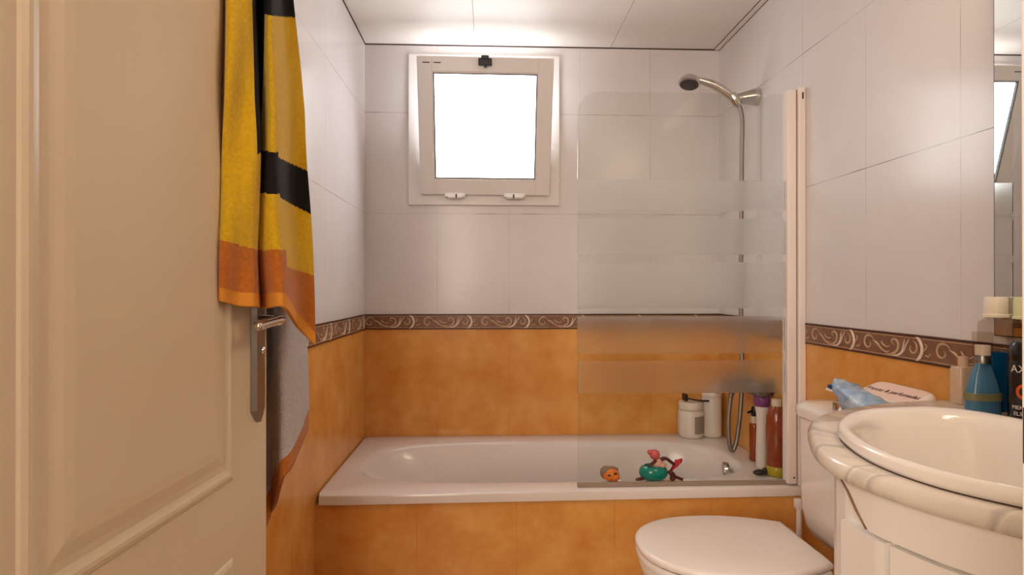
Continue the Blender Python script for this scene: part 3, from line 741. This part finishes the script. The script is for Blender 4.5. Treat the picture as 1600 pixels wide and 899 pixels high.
def cist(x0, hy, r, n=8):
    x1 = W-.004; pts = [(x1, TY+hy), ]
    pts = [(x1, TY-hy), (x1, TY+hy)]
    for i in range(n+1):
        a = PI/2+i*PI/2/n; pts.append((x0+r*1.2+r*1.2*math.cos(a), TY+hy-r+r*math.sin(a)))
    for i in range(n+1):
        a = PI+i*PI/2/n; pts.append((x0+r*1.2+r*1.2*math.cos(a), TY-hy+r+r*math.sin(a)))
    return pts
cs = nb(); rs = []
for x0, hy, z in ((1.50, .118, .448), (1.468, .134, .456), (1.456, .143, .480), (1.447, .150, .53), (1.444, .152, .66), (1.443, .153, .776), (1.443, .153, .787)):
    rs.append([(x, y, z) for x, y in cist(x0, hy, .055)])
rings(cs, rs); bmesh.ops.recalc_face_normals(cs, faces=cs.faces); ci = obj('cistern', cs, M['ceramic'], to, 50)
cs = nb(); rs = []
for x0, hy, z in ((1.444, .152, .788), (1.436, .158, .791), (1.434, .160, .799), (1.434, .160, .815), (1.438, .156, .823), (1.45, .146, .828), (1.50, .10, .8305)):
    rs.append([(x, y, z) for x, y in cist(x0, hy, .06)])
rings(cs, rs); bmesh.ops.recalc_face_normals(cs, faces=cs.faces); cl = obj('cistern_lid', cs, M['ceramic'], ci, 50)
bm = nb(); lathe(bm, [(.001, .829), (.0175, .829), (.0185, .832), (.018, .852), (.014, .855), (.001, .8555)], (1.484, TY-.016, 0), 28); bmesh.ops.recalc_face_normals(bm, faces=bm.faces)
obj('flush_button', bm, M['chrome'], ci, 40)
bm = nb(); tube(bm, [(1.525, -.80, FL), (1.525, -.80, .465)], .008, 12); box(bm, 1.513, 1.539, -.812, -.788, .462, .493, .004)
vv = obj('water_valve', bm, M['lacquer'], None, 40); vv['label'] = 'small pale pipe and stop valve behind the toilet cistern'; vv['category'] = 'valve'

# ------------------------------------------------------------------ vanity
def smooth_closed(pts, n=6):
    P = [Vector((x, y, 0)) for x, y in pts]; out = []
    m_ = len(P)
    for i in range(m_):
        a, b, c, d = P[(i-1) % m_], P[i], P[(i+1) % m_], P[(i+2) % m_]
        for k in range(n):
            t = k/n; q = .5*((2*b)+(c-a)*t+(2*a-5*b+4*c-d)*t*t+(3*b-a-3*c+d)*t**3); out.append((q.x, q.y))
    return out
CT = .910
bo = smooth_closed([(1.134, -1.624), (1.221, -1.535), (1.315, -1.505), (1.395, -1.505), (1.450, -1.56), (1.475, -1.68), (1.478, -1.82), (1.465, -1.96), (1.42, -2.06), (1.33, -2.10), (1.225, -2.05), (1.142, -1.955), (1.096, -1.885), (1.080, -1.80), (1.095, -1.71)], 6)
bc = (1.285, -1.80)
edge = [(p.x, p.y) for p in catmull([(1.598, -1.335, 0), (1.44, -1.352, 0), (1.29, -1.41, 0), (1.20, -1.465, 0), (1.132, -1.54, 0), (1.070, -1.66, 0), (1.046, -1.745, 0), (1.052, -1.82, 0), (1.075, -1.89, 0), (1.118, -1.96, 0), (1.18, -2.045, 0), (1.28, -2.125, 0), (1.42, -2.18, 0)], 6)]+[(1.598, -2.20)]
def scaled(pts, s): return [(bc[0]+(x-bc[0])*s, bc[1]+(y-bc[1])*s) for x, y in pts]
def inset(pts, d):
    out = []; m_ = len(pts)
    for i in range(m_):
        a, b = Vector(pts[(i-1) % m_]), Vector(pts[(i+1) % m_]); t_ = (b-a).normalized(); nrm = Vector((-t_.y, t_.x))
        out.append((pts[i][0]+nrm.x*d, pts[i][1]+nrm.y*d))
    return out
def plate_with_hole(outer_rings, hole, z0, z1):
    """slab with a rounded outer edge (rings listed bottom to top) and an opening"""
    bm = nb(); V = [[bm.verts.new((x, y, z)) for x, y in pts] for pts, z in outer_rings]
    n = len(V[0])
    for a, b in zip(V, V[1:]):
        for i in range(n): bm.faces.new((a[i], a[(i+1) % n], b[(i+1) % n], b[i]))
    h0 = [bm.verts.new((x, y, z0)) for x, y in hole]; h1 = [bm.verts.new((x, y, z1)) for x, y in hole]
    m_ = len(hole)
    for i in range(m_): bm.faces.new((h0[i], h0[(i+1) % m_], h1[(i+1) % m_], h1[i]))
    for loop, hl in ((V[0], h0), (V[-1], h1)):
        es = [bm.edges.get((loop[i], loop[(i+1) % n])) for i in range(n)]+[bm.edges.get((hl[i], hl[(i+1) % m_])) for i in range(m_)]
        bmesh.ops.triangle_fill(bm, use_beauty=True, edges=es)
    bmesh.ops.recalc_face_normals(bm, faces=bm.faces); return bm
CT = .910; CB = CT-.027
ctop = thing('marble_countertop', 'bow-fronted veined marble countertop holding the oval basin', 'countertop', (1.35, -1.8, CT))
hole = scaled(bo, .955)
obj('slab', plate_with_hole([(inset(edge, .006), CB), (inset(edge, .0015), CB+.004), (edge, CB+.010), (edge, CT-.011), (inset(edge, .003), CT-.004), (inset(edge, .009), CT)], hole, CB, CT), M['marble'], ctop, 35)
cab = thing('vanity_cabinet', 'white lacquered vanity cabinet under the marble countertop', 'cabinet', (1.35, -1.9, FL))
co = [(1.595, -1.37), (1.40, -1.40), (1.28, -1.46), (1.185, -1.55), (1.10, -1.67), (1.076, -1.715), (1.070, -1.745), (1.074, -1.82), (1.097, -1.89), (1.140, -1.965), (1.20, -2.045), (1.29, -2.115), (1.42, -2.165), (1.595, -2.18)]
bm = plate_with_hole([(co, .735), (co, CB-.0005)], inset(co, .018), .735, CB-.0005)
b2_ = prism(nb(), list(reversed(co)), FL+.08, .735); me_ = bpy.data.meshes.new('t'); b2_.to_mesh(me_); bm.from_mesh(me_); bpy.data.meshes.remove(me_); b2_.free()
obj('body', bm, M['cabinet'], cab)
obj('plinth', prism(nb(), list(reversed(inset(co, .03))), FL, FL+.0795), M['cabinet'], cab)
def bow(y):
    q = [(-1.70, 1.083), (-1.745, 1.070), (-1.82, 1.074), (-1.89, 1.097), (-1.965, 1.140), (-2.045, 1.20), (-2.115, 1.29)]
    for (ya, xa), (yb, xb) in zip(q, q[1:]):
        if ya >= y >= yb: return xa+(xb-xa)*(ya-y)/(ya-yb)
    return q[0][1] if y > q[0][0] else q[-1][1]
def bow_panel(y0, y1, za, zb, ztop, o0, o1, n=14):
    """panel that follows the bowed front; za/zb: lower edge at its two ends"""
    bm = nb(); rs = []
    for i in range(n+1):
        t = i/n; y = y0+(y1-y0)*t; zl = za+(zb-za)*t; x = bow(y)
        rs.append([(x-o0, y, zl), (x-o1, y, zl+.002), (x-o1, y, ztop-.001), (x-o0, y, ztop)])
    rings(bm, rs); bmesh.ops.recalc_face_normals(bm, faces=bm.faces); return bm
# bowed fascia under the slab, its far end cut on the slant with a brown edge
bm = nb(); rs = []
for i in range(19):
    t = i/18; y = -1.748-(2.10-1.748)*t; x = bow(y); zl = .826 if y < -1.80 else CB-.002-(CB-.002-.826)*(1.748+y)/(-.052)*1.0
    zl = max(.826, min(CB-.002, zl)); rs.append([(x-.001, y, zl), (x-.009, y, zl), (x-.009, y, CB-.001), (x-.001, y, CB-.001)])
rings(bm, rs); bmesh.ops.recalc_face_normals(bm, faces=bm.faces); fa = obj('fascia', bm, M['cabinet'], cab, 30)
tb = [(bow(y)-.0095, y, z) for y, z in ((-1.749, CB-.004), (-1.765, .866), (-1.782, .846), (-1.801, .827))]
obj('edge_strip', tube(nb(), tb, [.0012, .0022, .0022, .0014], 6), M['vein'], fa, True)
for y0, y1 in ((-1.752, -1.832), (-1.839, -2.10)):
    obj('door', bow_panel(y0, y1, FL+.09, FL+.09, .822, .0005, .011), M['cabinet'], cab, 30)

# basin
bs = thing('wash_basin', 'oval white ceramic drop-in wash basin set in the marble countertop', 'basin', (bc[0], bc[1], CT))
bm = nb(); rs = []
for s, z in ((.955, CT+.0005), (.985, CT+.002), (1.0, CT+.009), (.997, CT+.016), (.982, CT+.021), (.955, CT+.022), (.90, CT+.019), (.85, CT+.011), (.82, CT-.005), (.76, CT-.05), (.66, CT-.10), (.5, CT-.135), (.3, CT-.15), (.07, CT-.155)):
    rs.append([(bc[0]+(x-bc[0])*s, bc[1]+(y-bc[1])*s, z) for x, y in bo])
rings(bm, rs, True, False, True); bmesh.ops.recalc_face_normals(bm, faces=bm.faces); obj('bowl', bm, M['ceramic'], bs, 60)
# dark sealing line under the rim
bm = nb(); rings(bm, [[(bc[0]+(x-bc[0])*s, bc[1]+(y-bc[1])*s, z) for x, y in bo] for s, z in ((.975, CT+.0003), (.985, CT+.0003), (.982, CT+.0024), (.97, CT+.0024))], True, False, False); obj('sealant', bm, M['gap'], bs)
bm = nb(); lathe(bm, [(.001, 0), (.020, 0), (.022, .003), (.001, .005)], (bc[0], bc[1], CT-.1548), 24); bmesh.ops.recalc_face_normals(bm, faces=bm.faces); obj('drain', bm, M['chrome'], bs, 40)

# ------------------------------------------------------------------ mirror and lamp above it
mi = thing('wall_mirror', 'tall frameless mirror on the right wall over the basin', 'mirror', (W, -1.8, 1.06))
obj('mirror_glass', bx(1.588, 1.590, -2.2, -1.428, 1.06, 1.93), M['mirror'], mi)
obj('backing', bx(1.5902, 1.5995, -2.2, -1.424, 1.058, 1.932), M['mirror_edge'], mi)
la = thing('wall_lamp', 'warm white tube lamp on the right wall above the mirror', 'lamp', (W, -1.72, 2.06))
bm = nb(); box(bm, 1.572, 1.5995, -1.96, -1.48, 2.035, 2.085, .004); obj('back_plate', bm, M['chrome'], la)
bm = nb(); tube(bm, [(1.535, -1.95, 2.06), (1.535, -1.94, 2.06), (1.535, -1.50, 2.06), (1.535, -1.49, 2.06)], [.018, .026, .026, .018], 20); obj('tube_shade', bm, M['lamp_glass'], la, True)
for y in (-1.935, -1.505):
    bm = nb(); box(bm, 1.555, 1.575, y-.012, y+.012, 2.045, 2.075, .002); obj('bracket', bm, M['chrome'], la)

# ------------------------------------------------------------------ on the cistern lid
bl = thing('wet_wipes_pack', 'crumpled light blue plastic wipes pack lying on the cistern lid', 'wipes pack', (1.48, -1.16, .832))
bm = nb(); rs = []
prof = [(-1.080, .003, .004, .912), (-1.086, .013, .009, .911), (-1.102, .024, .014, .903), (-1.13, .032, .024, .889), (-1.17, .036, .028, .880), (-1.21, .036, .026, .874), (-1.25, .032, .021, .866), (-1.285, .026, .014, .856), (-1.30, .016, .006, .844), (-1.31, .010, .002, .842)]
for k, (y, hx, hz, zc) in enumerate(prof):
    ring = []
    for i in range(40):
        a = 2*PI*i/40; r = 1+.13*math.sin(3*a+k*2.1)+.09*math.sin(5*a-k*2.7)+.06*math.sin(9*a+k*4.1)
        q = radial(a, 3)
        ring.append((1.460+hx*math.cos(a)*q*r-.01*k/9, y-.02, max(.8322, zc+hz*math.sin(a)*q*r)))
    rs.append(ring)
rings(bm, rs); bmesh.ops.recalc_face_normals(bm, faces=bm.faces); fb = obj('film_body', bm, M['blue_film'], bl, 50)
obj('printed_edge', bx(1.425, 1.448, -1.132, -1.114, .897, .908, .004), M['navy'], bl)
obj('white_flap', bx(1.424, 1.440, -1.135, -1.108, .890, .897, .003), M['pack'], bl)
wh = thing('tissue_pack', 'white printed wipes pack behind the blue pack on the cistern lid', 'wipes pack', (1.55, -1.2, .832))
bm = nb(); rs = []
for s, z in ((.90, .832), (.97, .835), (1, .842), (1, .884), (.97, .891), (.90, .894)):
    ring = []
    for i in range(48):
        a = 2*PI*i/48; q = radial(a, 6); ring.append((1.552+.040*s*math.cos(a)*q, -1.215+.098*s*math.sin(a)*q, z))
    rs.append(ring)
TILT = Matrix.Translation((1.512, 0, .832)) @ Matrix.Rotation(math.radians(-22), 4, 'Y') @ Matrix.Translation((-1.512, 0, -.832))
rings(bm, rs); bmesh.ops.recalc_face_normals(bm, faces=bm.faces); bmesh.ops.transform(bm, matrix=TILT, verts=bm.verts); obj('pack_body', bm, M['pack'], wh, 50)
bm = bx(1.520, 1.584, -1.30, -1.135, .8938, .8946, .0002); bmesh.ops.transform(bm, matrix=TILT, verts=bm.verts); obj('pink_band', bm, M['pack_pink'], wh)
text('lettering', 'Frescas & perfumadas', .0195, M['pack_ink'], wh, TILT @ frame((1.540, -1.133, .8948), (.04, -1, 0), (1, .04, 0)))

# ------------------------------------------------------------------ toiletries behind the basin
zc = CT+.0005
def boxy(name, c, hx, hy, prof, m, parent, power=5, n=40):
    bm = nb(); lathe(bm, prof, c, n, hx, hy, power); bmesh.ops.recalc_face_normals(bm, faces=bm.faces); return obj(name, bm, m, parent, 40)
b1 = thing('perfume_bottle', 'small beige glass perfume bottle, farthest of the toiletries by the wall', 'perfume bottle', (1.565, -1.378, CT))
c = (1.562, -1.380, zc)
boxy('glass_body', c, .020, .016, [(.01, 0), (1, 0), (1.02, .003), (1.02, .072), (.9, .078), (.3, .079)], M['beige_glass'], b1)
lathe_obj('cap', [(.001, .078), (.010, .078), (.010, .100), (.001, .1005)], c, M['beige_glass'], b1, 20)
b2 = thing('perfume_bottle', 'blue cologne bottle with grey spray collar in front of the mouthwash', 'perfume bottle', (1.51, -1.488, CT))
c = (1.510, -1.486, zc)
boxy('glass_body', c, .030, .017, [(.01, 0), (1, 0), (1.02, .004), (1.0, .030), (.95, .045), (.8, .065), (.55, .088), (.42, .100), (.01, .101)], M['blue_mid'], b2, 3)
boxy('label', c, .0315, .0178, [(.99, .028), (1.03, .028), (1.03, .042), (.99, .042)], M['olive'], b2, 3)
lathe_obj('spray_collar', [(.001, .099), (.013, .099), (.0135, .104), (.0115, .116), (.001, .116)], c, M['dullchrome'], b2, 24)
lathe_obj('spray_pump', [(.001, .115), (.0125, .115), (.0125, .134), (.001, .134)], c, M['white_plastic'], b2, 24)
lathe_obj('clear_cap', [(.0155, .113), (.0165, .113), (.0165, .160), (.001, .1605)], c, M['clear'], b2, 28, cap=False)
def mouthwash(c, capm, label, upper, tall):
    b = thing('mouthwash_bottle', label, 'mouthwash bottle', (c[0], c[1], CT))
    boxy('liquid', c, .027, .021, [(.01, .001), (.97, .001), (.98, .004), (.98, .118), (.01, .119)], tall, b, 4)
    boxy('clear_body', c, .027, .021, [(1, .0), (1.02, .004), (1.02, .168), (.95, .178), (.62, .184), (.52, .186), (.50, .190)], upper, b, 4)
    k = nb(); rs = []
    for r, z in ((.0150, .186), (.0215, .187), (.0215, .192), (.0195, .193), (.0195, .196), (.0192, .222), (.0180, .227), (.001, .2275)):
        rs.append([(c[0]+r*(1+.025*(i % 2)*(1 if .194 < z < .226 else 0))*math.cos(2*PI*i/48), c[1]+r*(1+.025*(i % 2)*(1 if .194 < z < .226 else 0))*math.sin(2*PI*i/48), c[2]+z) for i in range(48)])
    rings(k, rs); bmesh.ops.recalc_face_normals(k, faces=k.faces); obj('screw_cap', k, capm, b, 40)
    return b
mouthwash((1.568, -1.452, zc), M['cap_white'], 'clear mouthwash bottle with deep blue liquid and white cap', M['clear'], M['blue_liquid'])
mouthwash((1.560, -1.527, zc), M['cap_lime'], 'mouthwash bottle with pale lime cap behind the black can', M['clear'], M['blue_clear'])
b3 = thing('deodorant_can', 'black deodorant spray can with pale lettering and orange ring print', 'spray can', (1.517, -1.567, CT))
c = (1.517, -1.567, zc)
lathe_obj('can_body', [(.001, 0), (.0215, 0), (.0225, .003), (.0225, .112), (.0215, .115), (.001, .115)], c, M['can'], b3)
lathe_obj('can_cap', [(.001, .114), (.0218, .114), (.0222, .118), (.0218, .142), (.018, .148), (.001, .149)], c, M['can'], b3)
# prints wrapped on the can side that faces the door
def on_can(bm, ang, z):
    R = .0227
    for v in bm.verts:
        a = ang+v.co.x/R; r = R+v.co.z
        v.co = Vector((c[0]+r*math.cos(a), c[1]+r*math.sin(a), c[2]+z+v.co.y))
    return bm
FACE = math.atan2(-2.5578-c[1], .5509-c[0])
def can_text(name, s, size, ang, z, m):
    o = text(name, s, size, m, b3, Matrix.Identity(4), .0003, 'CENTER')
    bm = nb(); bm.from_mesh(o.data); bmesh.ops.translate(bm, verts=bm.verts, vec=LOC[b3]); bmesh.ops.subdivide_edges(bm, edges=bm.edges, cuts=1)
    on_can(bm, ang, z); bmesh.ops.translate(bm, verts=bm.verts, vec=-LOC[b3]); bm.to_mesh(o.data); bm.free(); return o
can_text('brand_lettering', 'AXE', .0185, FACE-.22, .094, M['can_text'])
can_text('small_lettering', 'MEN', .0095, FACE-.46, .028, M['can_text'])
can_text('small_lettering', 'ELS', .0095, FACE-.46, .017, M['can_text'])
bm = nb()
for i in range(28):
    a0, a1 = 2*PI*i/28, 2*PI*(i+1)/28
    v = [bm.verts.new((r*math.cos(a), r*math.sin(a), .0003)) for a, r in ((a0, .0095), (a1, .0095), (a1, .0145), (a0, .0145))]
    bm.faces.new(v)
obj('ring_print', on_can(bm, FACE+.05, .060), M['can_orange'], b3)

# ------------------------------------------------------------------ light
def light(name, kind, loc, energy, col, size=.1, rot=None, size_y=None):
    l = bpy.data.lights.new(name, kind); l.energy = energy; l.color = col
    if kind == 'AREA':
        l.size = size
        if size_y: l.shape = 'RECTANGLE'; l.size_y = size_y
    else: l.shadow_soft_size = size
    o = bpy.data.objects.new(name, l); COL.objects.link(o); o.location = loc
    if rot: o.rotation_euler = rot
    return o
light('hall_light', 'AREA', (-.25, -3.7, 1.75), 54, (1, .87, .75), 1.2, (PI/2, 0, 0), 1.6)
w = bpy.data.worlds.new('sky'); sc.world = w; w.use_nodes = True
bg = w.node_tree.nodes['Background']; bg.inputs[0].default_value = (.92, .96, 1, 1); bg.inputs[1].default_value = 4.0

# ------------------------------------------------------------------ camera
cd = bpy.data.cameras.new('camera'); cd.sensor_width = 36; cd.lens = 36*891.5/1600; cd.clip_start = .01
cam = bpy.data.objects.new('camera', cd); COL.objects.link(cam)
cam.location = (.5509, -2.5578, 1.1541); cam.rotation_euler = (PI/2+.0024, 0, -.0404)
sc.camera = cam
vs_ = sc.view_settings
sc.display_settings.display_device = 'sRGB'
vs_.view_transform = 'Standard'; vs_.look = 'None'; vs_.exposure = 0; vs_.gamma = 1; vs_.use_curve_mapping = False
sc.cycles.use_denoising = True
sc.cycles.max_bounces = 10; sc.cycles.transparent_max_bounces = 16
